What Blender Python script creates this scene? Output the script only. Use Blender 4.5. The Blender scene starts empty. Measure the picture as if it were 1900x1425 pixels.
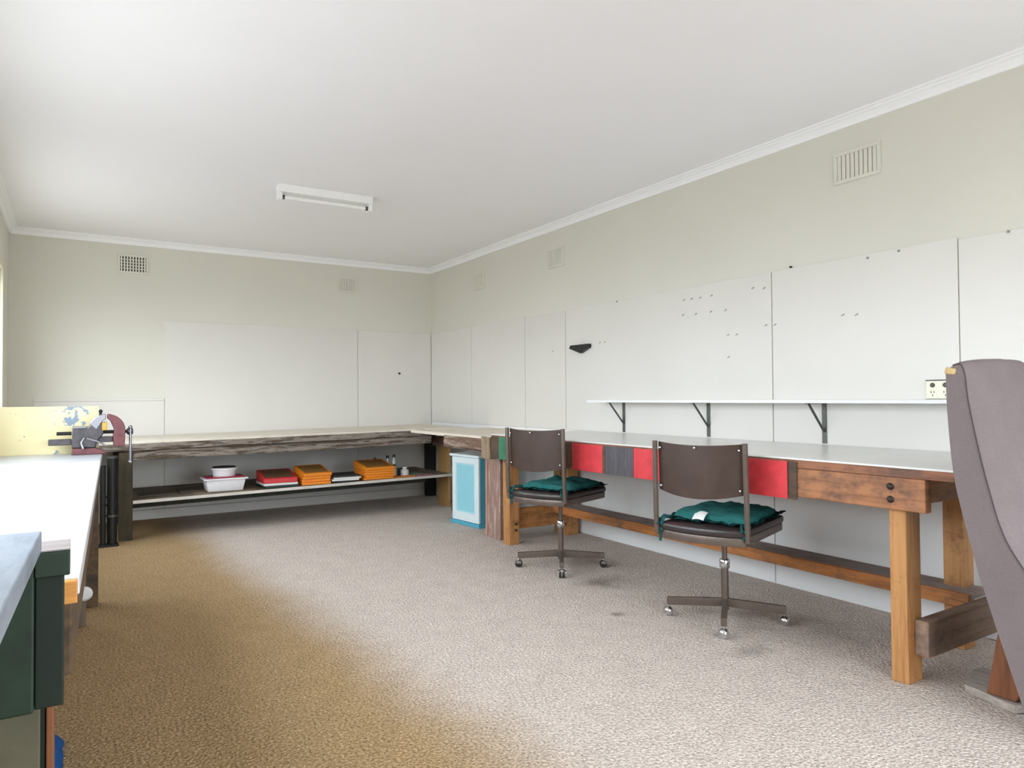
import bpy, bmesh, math, random
from mathutils import Vector, Matrix
random.seed(7)
S = bpy.context.scene
COL = S.collection

# ------------------------------------------------------------------ camera, world, light, exposure
cam_d = bpy.data.cameras.new('camera'); cam = bpy.data.objects.new('camera', cam_d); COL.objects.link(cam)
F, YAW, PITCH, ROLL, CX, CY, CH = 1296.7394, math.radians(32.12931), math.radians(1.118809), math.radians(-0.4032365), -3.434113, -7.175711, 1.08
fw = Vector((math.sin(YAW)*math.cos(PITCH), math.cos(YAW)*math.cos(PITCH), math.sin(PITCH)))
rt = Vector((math.cos(YAW), -math.sin(YAW), 0)); up = rt.cross(fw)
rt2 = math.cos(ROLL)*rt + math.sin(ROLL)*up; up2 = -math.sin(ROLL)*rt + math.cos(ROLL)*up
m = Matrix((rt2, up2, -fw)).transposed().to_4x4(); m.translation = (CX, CY, CH)
cam.matrix_world = m
cam_d.sensor_fit = 'HORIZONTAL'; cam_d.sensor_width = 36; cam_d.lens = F/1900*36; cam_d.clip_start = 0.02
S.camera = cam
W = bpy.data.worlds.new('sky'); S.world = W; W.use_nodes = True
wn, wl = W.node_tree.nodes, W.node_tree.links
bg = wn['Background']; bg.inputs['Strength'].default_value = 11.0
# overcast sky, brighter overhead than the pale ground below the horizon
wt = wn.new('ShaderNodeTexCoord'); wx = wn.new('ShaderNodeSeparateXYZ'); wr_ = wn.new('ShaderNodeValToRGB')
wl.new(wt.outputs['Generated'], wx.inputs[0]); wm_ = wn.new('ShaderNodeMapRange'); wm_.inputs['From Min'].default_value = -1; wl.new(wx.outputs['Z'], wm_.inputs['Value']); wl.new(wm_.outputs[0], wr_.inputs['Fac'])
ee = wr_.color_ramp.elements; ee[0].position = .44; ee[0].color = (.27, .285, .29, 1); ee[1].position = .53; ee[1].color = (.86, .94, 1, 1)
wl.new(wr_.outputs['Color'], bg.inputs['Color'])
S.view_settings.view_transform = 'Standard'; S.view_settings.look = 'None'
S.view_settings.gamma = 1; S.view_settings.use_curve_mapping = False
S.view_settings.exposure = 0.08
S.cycles.max_bounces = 16; S.cycles.diffuse_bounces = 10; S.cycles.transparent_max_bounces = 12
def area(name, loc, target, sx, sy, power, col):
    d = bpy.data.lights.new(name, 'AREA'); d.shape = 'RECTANGLE'; d.size = sx; d.size_y = sy; d.energy = power; d.color = col
    o = bpy.data.objects.new(name, d); COL.objects.link(o); o.location = loc
    o.rotation_euler = (Vector(target)-Vector(loc)).to_track_quat('-Z', 'Y').to_euler(); return o
XL, YB, ZC = -3.895, -8.45, 2.54          # left wall, wall behind the camera, ceiling
# portals in the window openings: the daylight itself comes from the sky
def portal(name, loc, target, sx, sy):
    o = area(name, loc, target, sx, sy, 1.0, (1, 1, 1)); o.data.cycles.is_portal = True
portal('side_window_portal', (XL-.09, -4.70, 1.505), (0, -4.70, 1.505), 3.0, 1.11)
portal('far_window_portal', (XL-.09, -1.70, 1.505), (0, -1.70, 1.505), 1.8, 1.11)
portal('rear_window_portal', (-1.525, YB-.09, 1.09), (-1.525, 0, 1.09), 2.45, 2.06)

# ------------------------------------------------------------------ helpers
class MB:
    def __init__(s): s.b = bmesh.new()
    def _add(s, t, mat=None):
        if mat is not None: t.transform(mat)
        me = bpy.data.meshes.new('tmp'); t.to_mesh(me); t.free(); s.b.from_mesh(me); bpy.data.meshes.remove(me); return s
    def box(s, x0, x1, y0, y1, z0, z1, bev=0.0, seg=2, mat=None):
        t = bmesh.new(); bmesh.ops.create_cube(t, size=1)
        for v in t.verts: v.co = Vector(((x0+x1)/2+v.co.x*(x1-x0), (y0+y1)/2+v.co.y*(y1-y0), (z0+z1)/2+v.co.z*(z1-z0)))
        if bev > 0: bmesh.ops.bevel(t, geom=t.edges[:], offset=bev, segments=seg, profile=0.5, affect='EDGES', clamp_overlap=True)
        return s._add(t, mat)
    def prism(s, pts, h0, h1, axis='z', bev=0.0, mat=None):
        """polygon pts (2D) extruded along axis from h0 to h1; axis x: (y,z), y: (x,z), z: (x,y)"""
        t = bmesh.new()
        def P(p, h): return {'x': (h, p[0], p[1]), 'y': (p[0], h, p[1]), 'z': (p[0], p[1], h)}[axis]
        a = [t.verts.new(P(p, h0)) for p in pts]; b = [t.verts.new(P(p, h1)) for p in pts]
        n = len(pts); t.faces.new(a); t.faces.new(b[::-1])
        for i in range(n): t.faces.new((a[i], a[(i+1) % n], b[(i+1) % n], b[i]))
        bmesh.ops.recalc_face_normals(t, faces=t.faces[:])
        if bev > 0: bmesh.ops.bevel(t, geom=t.edges[:], offset=bev, segments=2, profile=0.5, affect='EDGES', clamp_overlap=True)
        return s._add(t, mat)
    def tube(s, pts, r, n=10, caps=True, mat=None):
        t = bmesh.new(); pts = [Vector(p) for p in pts]; rings = []
        rr = r if isinstance(r, (list, tuple)) else [r]*len(pts)
        prev = None
        for i, p in enumerate(pts):
            d = (pts[min(i+1, len(pts)-1)]-pts[max(i-1, 0)]).normalized()
            u = prev if prev is not None else (Vector((0, 0, 1)) if abs(d.z) < .9 else Vector((1, 0, 0)))
            u = (u-d*u.dot(d)).normalized(); w = d.cross(u); prev = u
            rings.append([t.verts.new(p+rr[i]*(math.cos(2*math.pi*k/n)*u+math.sin(2*math.pi*k/n)*w)) for k in range(n)])
        for a, b in zip(rings, rings[1:]):
            for k in range(n): t.faces.new((a[k], a[(k+1) % n], b[(k+1) % n], b[k]))
        if caps: t.faces.new(rings[0][::-1]); t.faces.new(rings[-1])
        bmesh.ops.recalc_face_normals(t, faces=t.faces[:])
        return s._add(t, mat)
    def lathe(s, prof, c=(0, 0, 0), n=20, mat=None):
        t = bmesh.new(); rings = []
        for r, z in prof:
            if r < 1e-6: rings.append([t.verts.new((c[0], c[1], c[2]+z))])
            else: rings.append([t.verts.new((c[0]+r*math.cos(2*math.pi*k/n), c[1]+r*math.sin(2*math.pi*k/n), c[2]+z)) for k in range(n)])
        for a, b in zip(rings, rings[1:]):
            for k in range(n):
                A, B = a[k % len(a)], a[(k+1) % len(a)]; Cc, D = b[(k+1) % len(b)], b[k % len(b)]
                f = []
                for v in (A, B, Cc, D):
                    if v not in f: f.append(v)
                if len(f) > 2: t.faces.new(f)
        if len(rings[0]) > 1: t.faces.new(rings[0][::-1])
        if len(rings[-1]) > 1: t.faces.new(rings[-1])
        bmesh.ops.recalc_face_normals(t, faces=t.faces[:])
        return s._add(t, mat)
    def ball(s, c, r, sc=(1, 1, 1), n=14):
        t = bmesh.new(); bmesh.ops.create_uvsphere(t, u_segments=n, v_segments=max(6, n//2+2), radius=r)
        for v in t.verts: v.co = Vector((c[0]+v.co.x*sc[0], c[1]+v.co.y*sc[1], c[2]+v.co.z*sc[2]))
        return s._add(t)
    def cyl(s, a, b, r, n=16, mat=None): return s.tube([a, b], r, n, True, mat)
    def grid(s, fn, nu, nv, thick=None):
        """surface fn(u,v)->(x,y,z); with thick a closed sheet offset along fn normals"""
        t = bmesh.new(); g = [[t.verts.new(fn(i/nu, j/nv)) for j in range(nv+1)] for i in range(nu+1)]
        for i in range(nu):
            for j in range(nv): t.faces.new((g[i][j], g[i+1][j], g[i+1][j+1], g[i][j+1]))
        bmesh.ops.recalc_face_normals(t, faces=t.faces[:])
        if thick: bmesh.ops.solidify(t, geom=t.faces[:], thickness=thick)
        bmesh.ops.recalc_face_normals(t, faces=t.faces[:])
        return s._add(t)
    def rough(s, amp, cuts=0, seed=0, scale=6.0, ax=(1, 1, 1)):
        """hand-worn unevenness in the geometry"""
        from mathutils import noise
        if cuts: bmesh.ops.subdivide_edges(s.b, edges=s.b.edges[:], cuts=cuts, use_grid_fill=True)
        for v in s.b.verts:
            n = noise.noise_vector(v.co*scale+Vector((seed*3.1, seed*1.7, seed)))
            v.co += Vector((n.x*ax[0], n.y*ax[1], n.z*ax[2]))*amp
        return s
WM = {}
def wm(o): return WM[o.name]
def _reg(o, parent):
    loc = Matrix.LocRotScale(o.location, o.rotation_euler, None)
    WM[o.name] = (WM[parent.name] @ loc) if parent else loc
def obj(name, mb, mat, parent=None, local=False, smooth=False, origin=None):
    b = mb.b; me = bpy.data.meshes.new(name)
    o = bpy.data.objects.new(name, me); COL.objects.link(o)
    if origin and not parent: o.location = origin
    if parent: o.parent = parent
    _reg(o, parent)
    if not local: b.transform(WM[o.name].inverted())
    b.to_mesh(me); b.free()
    if smooth:
        for p in me.polygons: p.use_smooth = True
        try: me.set_sharp_from_angle(angle=math.radians(42))
        except Exception: pass
    me.materials.append(mat); return o
def tag(o, label, cat, group=None):
    o['label'] = label; o['category'] = cat
    if group: o['group'] = group
    return o
def thing(name, loc, label, cat, group=None, rz=0.0):
    o = bpy.data.objects.new(name, None); COL.objects.link(o); o.location = loc; o.rotation_euler = (0, 0, rz)
    o.empty_display_size = 0.05; _reg(o, None); return tag(o, label, cat, group)
def struct(name, mb, mat, parent=None, label=None):
    o = obj(name, mb, mat, parent)
    if not parent: o['kind'] = 'structure'
    if label: o['label'] = label
    return o

# ------------------------------------------------------------------ materials
def lin(c): return tuple(((v/255)/12.92 if v/255 <= .04045 else ((v/255+.055)/1.055)**2.4) for v in c)+(1,)
class NT:
    def __init__(s, name):
        s.m = bpy.data.materials.new(name); s.m.use_nodes = True; s.n = s.m.node_tree.nodes; s.l = s.m.node_tree.links
        s.b = s.n['Principled BSDF']; s.tc = s.n.new('ShaderNodeTexCoord')
    def map(s, scale=(1, 1, 1), loc=(0, 0, 0), rot=(0, 0, 0)):
        q = s.n.new('ShaderNodeMapping'); q.inputs['Scale'].default_value = scale; q.inputs['Location'].default_value = loc; q.inputs['Rotation'].default_value = rot
        s.l.new(s.tc.outputs['Object'], q.inputs['Vector']); return q.outputs[0]
    def noise(s, vec, scale, detail=4, rough=.6, dist=0):
        q = s.n.new('ShaderNodeTexNoise'); q.inputs['Scale'].default_value = scale; q.inputs['Detail'].default_value = detail
        q.inputs['Roughness'].default_value = rough; q.inputs['Distortion'].default_value = dist
        s.l.new(vec, q.inputs['Vector']); return q.outputs['Fac']
    def voro(s, vec, scale):
        q = s.n.new('ShaderNodeTexVoronoi'); q.inputs['Scale'].default_value = scale; s.l.new(vec, q.inputs['Vector']); return q
    def ramp(s, fac, stops):
        q = s.n.new('ShaderNodeValToRGB'); e = q.color_ramp.elements
        while len(e) > len(stops): e.remove(e[-1])
        while len(e) < len(stops): e.new(.5)
        for k, (p, c) in enumerate(stops): e[k].position = p; e[k].color = c
        s.l.new(fac, q.inputs['Fac']); return q.outputs['Color']
    def mix(s, fac, a, b, mode='MIX'):
        q = s.n.new('ShaderNodeMix'); q.data_type = 'RGBA'; q.blend_type = mode
        for v, i in ((fac, 0), (a, 6), (b, 7)):
            if hasattr(v, 'is_linked'): s.l.new(v, q.inputs[i])
            else: q.inputs[i].default_value = v
        return q.outputs[2]
    def bump(s, h, strength=.3, dist=.002):
        q = s.n.new('ShaderNodeBump'); q.inputs['Strength'].default_value = strength; q.inputs['Distance'].default_value = dist
        s.l.new(h, q.inputs['Height']); s.l.new(q.outputs[0], s.b.inputs['Normal'])
    def col(s, c):
        if hasattr(c, 'is_linked'): s.l.new(c, s.b.inputs['Base Color'])
        else: s.b.inputs['Base Color'].default_value = c
    def fin(s, rough=.6, metal=0, spec=None):
        s.b.inputs['Roughness'].default_value = rough; s.b.inputs['Metallic'].default_value = metal
        if spec is not None: s.b.inputs['Specular IOR Level'].default_value = spec
        return s.m
BW = lambda v: (v, v, v, 1)
def paint(name, c, var=.04, rough=.55, bump=.06, scale=3):
    t = NT(name); v = t.map(); n = t.noise(v, scale, 5)
    a = lin(c); b = tuple(x*(1-var*2.2) for x in a[:3])+(1,)
    t.col(t.ramp(n, [(.35, b), (.65, a)])); t.bump(t.noise(v, 120, 3), bump, .001); return t.fin(rough)
def wood(name, c1, c2, axis='y', grime=None, gamt=.5, rough=.6, scale=1.0, bump=.25):
    """grain runs along axis; grime = worn/stained colour in patches"""
    t = NT(name); k = {'x': (.9, 14, 14), 'y': (14, .9, 14), 'z': (14, 14, .9)}[axis]
    v = t.map(tuple(x*scale for x in k)); g = t.noise(v, 3.2, 6, .65, .6)
    c = t.ramp(g, [(.30, lin(c2)), (.52, lin(c1)), (.72, tuple(min(1, x*1.12) for x in lin(c1)[:3])+(1,))])
    if grime:
        w = t.noise(t.map((2.2, 2.2, 3.5)), 2.6, 6, .7); f = t.ramp(w, [(.60-gamt*.35, BW(0)), (.78-gamt*.25, BW(1))])
        c = t.mix(f, c, lin(grime))
    t.col(c); t.bump(g, bump, .002); return t.fin(rough)
def weathered(name, cols, axis='x', rough=.8):
    t = NT(name); k = {'x': (1.2, 10, 16), 'y': (10, 1.2, 16), 'z': (12, 12, 1.0)}[axis]
    g = t.noise(t.map(k), 2.4, 8, .75, .8); n = len(cols)
    c = t.ramp(g, [(.28+.44*i/(n-1), lin(q)) for i, q in enumerate(cols)])
    t.col(c); t.bump(g, .6, .004); return t.fin(rough)
def plain(name, c, rough=.5, metal=0.0, var=.0, scale=20):
    t = NT(name)
    if var: t.col(t.ramp(t.noise(t.map(), scale, 4), [(.3, tuple(x*(1-var) for x in lin(c)[:3])+(1,)), (.7, lin(c))]))
    else:
        t.col(t.ramp(t.noise(t.map(), 30, 2), [(.3, tuple(x*.95 for x in lin(c)[:3])+(1,)), (.7, lin(c))]))
    return t.fin(rough, metal)

M = {}
M['ceiling'] = paint('ceiling_paint', (243, 243, 247), .012, .8, .03, .6)
M['cornice'] = paint('cornice_paint', (246, 247, 250), .01, .5, .0, 2)
M['wall'] = paint('beige_wall_paint', (217, 215, 205), .02, .75, .05, .8)
M['board'] = paint('white_hardboard', (216, 213, 208), .02, .42, .03, 1.2)
M['gloss_lit_white'] = paint('gloss_lit_white', (232, 233, 234), .015, .35, .02, 2)  # real gloss on the shelf; on the low wall sheets it paints in light
def carpet():
    t = NT('carpet_pile'); v = t.map()
    sp = t.voro(v, 95); fine = t.noise(v, 105, 2, .75); big = t.noise(v, 1.1, 4, .6); mid = t.noise(v, 9, 4, .7)
    # daylight and bench shade painted in: greyer middle, browner strip beside left bench
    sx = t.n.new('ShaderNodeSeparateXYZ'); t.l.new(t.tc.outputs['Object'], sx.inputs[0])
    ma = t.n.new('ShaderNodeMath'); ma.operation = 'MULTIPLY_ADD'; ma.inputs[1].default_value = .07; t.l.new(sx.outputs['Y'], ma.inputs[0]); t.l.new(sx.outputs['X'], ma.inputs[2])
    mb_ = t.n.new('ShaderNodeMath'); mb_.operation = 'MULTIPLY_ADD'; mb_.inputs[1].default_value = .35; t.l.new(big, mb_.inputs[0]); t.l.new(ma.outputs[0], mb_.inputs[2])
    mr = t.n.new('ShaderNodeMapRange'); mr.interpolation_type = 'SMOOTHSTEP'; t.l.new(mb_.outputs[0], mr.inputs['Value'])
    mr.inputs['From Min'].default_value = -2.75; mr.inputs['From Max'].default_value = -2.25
    shade_pile = t.ramp(fine, [(.28, lin((112, 88, 60))), (.5, lin((172, 144, 106))), (.72, lin((214, 188, 150)))])
    daylit_pile = t.ramp(fine, [(.28, lin((152, 139, 130))), (.5, lin((208, 195, 186))), (.72, lin((243, 234, 228)))])
    c = t.mix(mr.outputs[0], shade_pile, daylit_pile)
    d = t.ramp(mid, [(.25, BW(.86)), (.6, BW(1))]); c = t.mix(1.0, c, d, 'MULTIPLY')
    # oil stains near the chairs
    for (x, y, r, a) in ((-.85, -3.98, .16, .5), (-1.14, -4.49, .05, .6), (-.72, -4.0, .22, .3), (-1.0, -5.2, .12, .3), (-.55, -5.2, .35, .3)):
        q = t.n.new('ShaderNodeVectorMath'); q.operation = 'DISTANCE'; q.inputs[1].default_value = (x, y, 0); t.l.new(t.tc.outputs['Object'], q.inputs[0])
        ad = t.n.new('ShaderNodeMath'); ad.operation = 'MULTIPLY_ADD'; ad.inputs[1].default_value = r*1.2; t.l.new(mid, ad.inputs[0]); t.l.new(q.outputs['Value'], ad.inputs[2])
        f = t.n.new('ShaderNodeMapRange'); f.interpolation_type = 'SMOOTHSTEP'; t.l.new(ad.outputs[0], f.inputs['Value'])
        f.inputs['From Min'].default_value = r*.55; f.inputs['From Max'].default_value = r*1.7; f.inputs['To Min'].default_value = a; f.inputs['To Max'].default_value = 0
        c = t.mix(f.outputs[0], c, lin((84, 74, 66)))
    t.col(c)
    h = t.n.new('ShaderNodeMath'); h.operation = 'ADD'; t.l.new(sp.outputs['Distance'], h.inputs[0]); t.l.new(fine, h.inputs[1])
    t.bump(h.outputs[0], .9, .006); return t.fin(.95, 0, .1)
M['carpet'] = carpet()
M['pine_z'] = wood('pine_upright', (184, 134, 82), (156, 102, 56), 'z', (112, 70, 36), .18, .55)
M['pine_x'] = wood('pine_cross', (176, 120, 66), (140, 86, 42), 'x', (104, 74, 50), .3, .6)
M['pine_y'] = wood('pine_long', (176, 112, 58), (128, 76, 36), 'y', (96, 74, 58), .3, .6)
M['grey_top_y'] = wood('dusty_board', (150, 138, 130), (124, 112, 104), 'y', (168, 158, 152), .3, .8)
M['apron_wood'] = wood('stained_apron', (164, 110, 74), (120, 76, 48), 'y', (84, 62, 50), .42, .6)
M['edge_wood'] = wood('dark_edge', (146, 94, 66), (104, 66, 46), 'y', (76, 60, 52), .4, .6)
M['top_white'] = paint('laminate_top', (226, 226, 224), .03, .3, .02, 3)
M['weather_x'] = weathered('weathered_grey_brown', [(40, 34, 28), (104, 86, 70), (60, 50, 40), (150, 140, 130), (84, 68, 56), (46, 38, 30)], 'x')
M['weather_y'] = weathered('weathered_red_brown', [(70, 54, 44), (128, 98, 80), (98, 74, 62), (168, 150, 134), (112, 86, 72)], 'y')
M['weather_z'] = weathered('peeling_plank', [(124, 94, 82), (162, 134, 122), (138, 106, 94), (190, 174, 166), (156, 128, 118)], 'z')
M['dark_leg'] = wood('dark_olive_leg', (62, 52, 32), (42, 36, 20), 'z', (30, 28, 18), .3, .7)
M['black_leg'] = wood('blackened_leg', (38, 40, 30), (24, 26, 18), 'z', None, .3, .8)
M['tan_leg'] = wood('tan_post', (176, 138, 88), (150, 112, 66), 'z', None, .2, .6)
M['ply'] = wood('pale_board_top', (222, 214, 200), (206, 196, 180), 'x', (170, 156, 136), .15, .5, 1, .05)
M['shelf_board'] = wood('shelf_board', (126, 112, 98), (98, 86, 74), 'x', (86, 70, 56), .35, .7)
M['shelf_edge'] = paint('shelf_edge_paint', (214, 208, 200), .1, .6, .05, 8)
M['red'] = paint('red_paint', (214, 58, 66), .12, .5, .1, 14)
M['slate'] = weathered('slate_paint', [(60, 58, 64), (84, 84, 94), (70, 64, 66), (98, 100, 112)], 'z', .6)
M['green_paint'] = paint('green_paint', (58, 122, 92), .15, .5, .1, 14)
M['darkwood'] = wood('dark_section', (84, 66, 50), (60, 46, 34), 'y', (50, 44, 40), .4, .6)
M['steel'] = plain('brown_grey_steel', (112, 100, 92), .38, .55, .2)
M['chrome'] = plain('chrome', (214, 216, 220), .15, 1.0)
M['black_metal'] = plain('black_metal', (32, 33, 32), .45, .3, .2)
M['bracket'] = plain('grey_bracket', (92, 94, 90), .45, .6, .2)
M['brown_vinyl'] = plain('brown_leather', (68, 50, 43), .42, 0, .3, 14)
M['dark_vinyl'] = plain('dark_vinyl', (50, 42, 42), .35, 0, .2, 10)
def fabric(name, c, var=.2, s=350, rough=.9):
    t = NT(name); v = t.map(); w = t.noise(v, s, 2); b = t.noise(v, 5, 4)
    a = lin(c); lo = tuple(x*(1-var) for x in a[:3])+(1,)
    cc = t.ramp(w, [(.3, lo), (.7, a)]); t.col(t.mix(1.0, cc, t.ramp(b, [(.3, BW(.88)), (.7, BW(1))]), 'MULTIPLY'))
    t.bump(w, .25, .001); return t.fin(rough, 0, .2)
M['teal'] = fabric('teal_cotton', (44, 112, 110), .25, 200)
M['teal_dark'] = fabric('teal_trim', (34, 88, 90), .3, 200)
M['mauve'] = fabric('mauve_grey_upholstery', (128, 117, 118), .18, 260)
M['mauve_seam'] = fabric('mauve_piping', (84, 76, 80), .2, 260)
M['foam'] = plain('yellowed_foam', (206, 178, 130), .9, 0, .2, 40)
M['chair_wood'] = wood('red_brown_leg', (128, 78, 48), (100, 58, 34), 'z', None, .2, .5)
M['cyan_panel'] = plain('pale_blue_panel', (150, 212, 226), .35, 0, .06, 3)
M['cyan_white'] = plain('blue_white_gloss', (222, 236, 240), .3, 0, .06, 5)
M['cyan_mould'] = plain('paler_blue_moulding', (178, 222, 232), .35, 0, .06, 3)
M['cyan_side'] = plain('turquoise_side', (84, 172, 196), .4, 0, .08, 4)
M['label_white'] = plain('white_tag', (232, 232, 230), .7)
M['tub'] = plain('white_plastic', (232, 232, 236), .35)
M['maroon'] = plain('maroon_lid', (150, 34, 56), .4)
M['dark_brown'] = plain('dark_brown_fill', (54, 40, 34), .8, 0, .3)
M['orange'] = plain('orange_packet', (236, 140, 32), .55, 0, .12, 30)
M['orange_brown'] = plain('brown_face_packet', (150, 108, 56), .6, 0, .3, 25)
M['book_red'] = plain('red_album', (204, 48, 52), .45, 0, .12, 20)
M['book_olive'] = plain('olive_cover_print', (112, 86, 60), .5, 0, .4, 22)
M['folder_green'] = plain('dark_green_folder', (30, 52, 44), .5, 0, .2)
M['paper'] = plain('white_paper', (226, 226, 224), .8, 0, .1)
M['black_folder'] = plain('black_folder', (40, 38, 40), .5, 0, .2)
M['glass_bottle'] = plain('milky_bottle', (196, 204, 200), .2, 0, .1)
M['black_cap'] = plain('black_cap', (22, 24, 22), .4)
M['pink_card'] = plain('pink_card', (176, 120, 128), .7, 0, .2)
M['green_card'] = plain('green_card', (120, 158, 132), .7, 0, .2)
M['dark_tile'] = plain('dark_tile', (82, 70, 56), .6, 0, .25, 12)
M['kraft'] = plain('kraft_sheet', (140, 120, 96), .8, 0, .2, 10)
def chipped():
    t = NT('chipped_yellow_paint'); v = t.map()
    n = t.noise(v, 7, 6, .7); c = t.ramp(t.noise(v, 3, 4), [(.3, lin((222, 207, 152))), (.7, lin((230, 220, 184)))])
    q = t.n.new('ShaderNodeVectorMath'); q.operation = 'DISTANCE'; q.inputs[1].default_value = (.155, -.015, .215); t.l.new(t.tc.outputs['Object'], q.inputs[0])
    g = t.n.new('ShaderNodeMapRange'); t.l.new(q.outputs['Value'], g.inputs['Value']); g.inputs['From Min'].default_value = 0; g.inputs['From Max'].default_value = .13; g.inputs['To Min'].default_value = .17; g.inputs['To Max'].default_value = 0
    ad = t.n.new('ShaderNodeMath'); ad.operation = 'ADD'; t.l.new(t.noise(v, 16, 5, .7), ad.inputs[0]); t.l.new(g.outputs[0], ad.inputs[1])
    f = t.ramp(ad.outputs[0], [(.635, BW(0)), (.66, BW(1))]); t.col(t.mix(f, c, lin((128, 146, 164)))); return t.fin(.5)
M['yellow'] = chipped()
M['bench_white'] = paint('white_bench_paint', (218, 221, 228), .03, .3, .03, 4)
M['zinc'] = plain('scratched_zinc', (206, 210, 218), .42, .35, .15, 9)
M['cut_pine'] = wood('fresh_pine_end', (214, 150, 76), (180, 112, 48), 'x', None, .2, .6)
M['dirty_brown'] = wood('dirty_brown_board', (98, 76, 52), (70, 54, 36), 'y', (54, 46, 38), .4, .7)
M['grey_plank'] = wood('grey_plank', (112, 98, 84), (88, 76, 62), 'z', None, .4, .8)
M['vise_red'] = plain('worn_maroon_iron', (118, 72, 76), .45, .35, .35, 30)
M['vise_steel'] = plain('worn_dark_steel', (92, 88, 92), .4, .7, .35, 30)
M['vise_bright'] = plain('bright_steel', (158, 158, 166), .3, .9)
M['brass'] = plain('yellow_brass_insert', (206, 158, 62), .4, .3)
M['dgreen'] = paint('dark_green_enamel', (28, 52, 36), .25, .6, .1, 10)
M['dgreen2'] = paint('blackish_green_enamel', (8, 30, 18), .2, .65, .1, 10)
def greyworn():
    t = NT('worn_grey_top'); v = t.map((5, 1, 5)); n = t.noise(v, 4, 6, .7)
    t.col(t.ramp(n, [(.3, lin((104, 112, 126))), (.55, lin((146, 158, 174))), (.75, lin((136, 130, 140)))])); return t.fin(.4)
M['grey_worn'] = greyworn()
M['olive'] = paint('olive_drab', (96, 92, 74), .2, .6, .1, 6)
M['blue_cloth'] = fabric('blue_cloth', (28, 84, 150), .3, 150)
M['vent'] = paint('vent_paint', (220, 218, 207), .03, .7, .03, 5)
M['vent_dark'] = plain('vent_shadow_void', (44, 40, 36), .9)
M['vent_back'] = paint('vent_backing', (184, 182, 170), .05, .9, .02, 5)
M['plastic_cream'] = plain('cream_plastic', (230, 226, 208), .4)
M['hook_grey'] = plain('dull_hook', (140, 138, 134), .5, .2)
M['slot'] = plain('slot_dark', (48, 46, 44), .6)
M['bolt'] = plain('rusted_bolt', (58, 50, 46), .5, .6, .3)
M['tube'] = plain('fluorescent_glass', (244, 244, 244), .25)
M['batten'] = plain('white_enamel_batten', (242, 242, 242), .4)
def glass():
    t = NT('window_glass'); n = t.n; tr = n.new('ShaderNodeBsdfTransparent'); gl = n.new('ShaderNodeBsdfGlossy'); gl.inputs['Roughness'].default_value = .02
    mx = n.new('ShaderNodeMixShader'); mx.inputs[0].default_value = .05
    t.l.new(tr.outputs[0], mx.inputs[1]); t.l.new(gl.outputs[0], mx.inputs[2])
    t.l.new(mx.outputs[0], n['Material Output'].inputs['Surface']); return t.m
M['glass'] = glass()
M['frame_paint'] = paint('window_frame_cream', (220, 214, 190), .03, .5, .03, 4)

# ------------------------------------------------------------------ the room
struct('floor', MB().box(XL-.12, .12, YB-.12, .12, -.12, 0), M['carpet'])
struct('ceiling', MB().box(XL-.12, .12, YB-.12, .12, ZC, ZC+.1), M['ceiling'])
wr = struct('wall_right', MB().box(0, .12, YB, .12, 0, ZC), M['wall'])
wb = struct('wall_back', MB().box(XL-.12, 0, 0, .12, 0, ZC), M['wall'])
# left wall with two window openings
WA, WB_, WZ0, WZ1 = (-2.60, -.80), (-6.20, -3.20), .95, 2.06
mb = MB()
mb.box(XL-.12, XL, YB, 0, 0, WZ0); mb.box(XL-.12, XL, YB, 0, WZ1, ZC)
for a, b in ((YB, WB_[0]), (WB_[1], WA[0]), (WA[1], 0)): mb.box(XL-.12, XL, a, b, WZ0, WZ1)
struct('wall_left', mb, M['wall'])
# wall behind the camera with one wide window and a door
RX0, RX1, RZ0, RZ1 = -2.75, -.30, .06, 2.12
mb = MB(); mb.box(XL-.12, .12, YB-.12, YB, 0, RZ0); mb.box(XL-.12, .12, YB-.12, YB, RZ1, ZC)
mb.box(XL-.12, RX0, YB-.12, YB, RZ0, RZ1); mb.box(RX1, .12, YB-.12, YB, RZ0, RZ1)
struct('wall_rear', mb, M['wall'])
def window(n, plane, a0, a1, z0, z1, axis, mull):
    """axis 'x': window in a wall of constant x spanning y; 'y': wall of constant y spanning x"""
    def B(m_, p0, p1, q0, q1, zz0, zz1, bev=.004):
        return m_.box(p0, p1, q0, q1, zz0, zz1, bev) if axis == 'x' else m_.box(q0, q1, p0, p1, zz0, zz1, bev)
    inn = plane+.018; out = plane-.10
    fr = MB()
    for q0, q1 in ((a0-.07, a0), (a1, a1+.07)): B(fr, plane, inn, q0, q1, z0-.07, z1+.07)
    B(fr, plane, inn, a0, a1, z1, z1+.07); B(fr, plane, inn+.05, a0-.07, a1+.07, z0-.03, z0)
    for q0, q1 in ((a0, a0+.05), (a1-.05, a1)): B(fr, plane-.08, plane-.03, q0, q1, z0, z1)
    B(fr, plane-.08, plane-.03, a0, a1, z0, z0+.05); B(fr, plane-.08, plane-.03, a0, a1, z1-.05, z1)
    w = struct('window_%d' % n, fr, M['frame_paint'])
    for k in range(mull):
        c0 = a0+.05+(a1-a0-.1)*k/mull; c1 = a0+.05+(a1-a0-.1)*(k+1)/mull
        if k: B(mm := MB(), plane-.08, plane-.03, c0-.02, c0+.02, z0+.05, z1-.05); obj('mullion', mm, M['frame_paint'], w)
        B(pm := MB(), plane-.058, plane-.053, c0+(.02 if k else 0), c1-(.02 if k < mull-1 else 0), z0+.05, z1-.05, 0); obj('pane', pm, M['glass'], w)
window(1, XL, WA[0], WA[1], WZ0, WZ1, 'x', 2)
window(2, XL, WB_[0], WB_[1], WZ0, WZ1, 'x', 3)
window(3, YB, RX0, RX1, RZ0, RZ1, 'y', 3)
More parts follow.
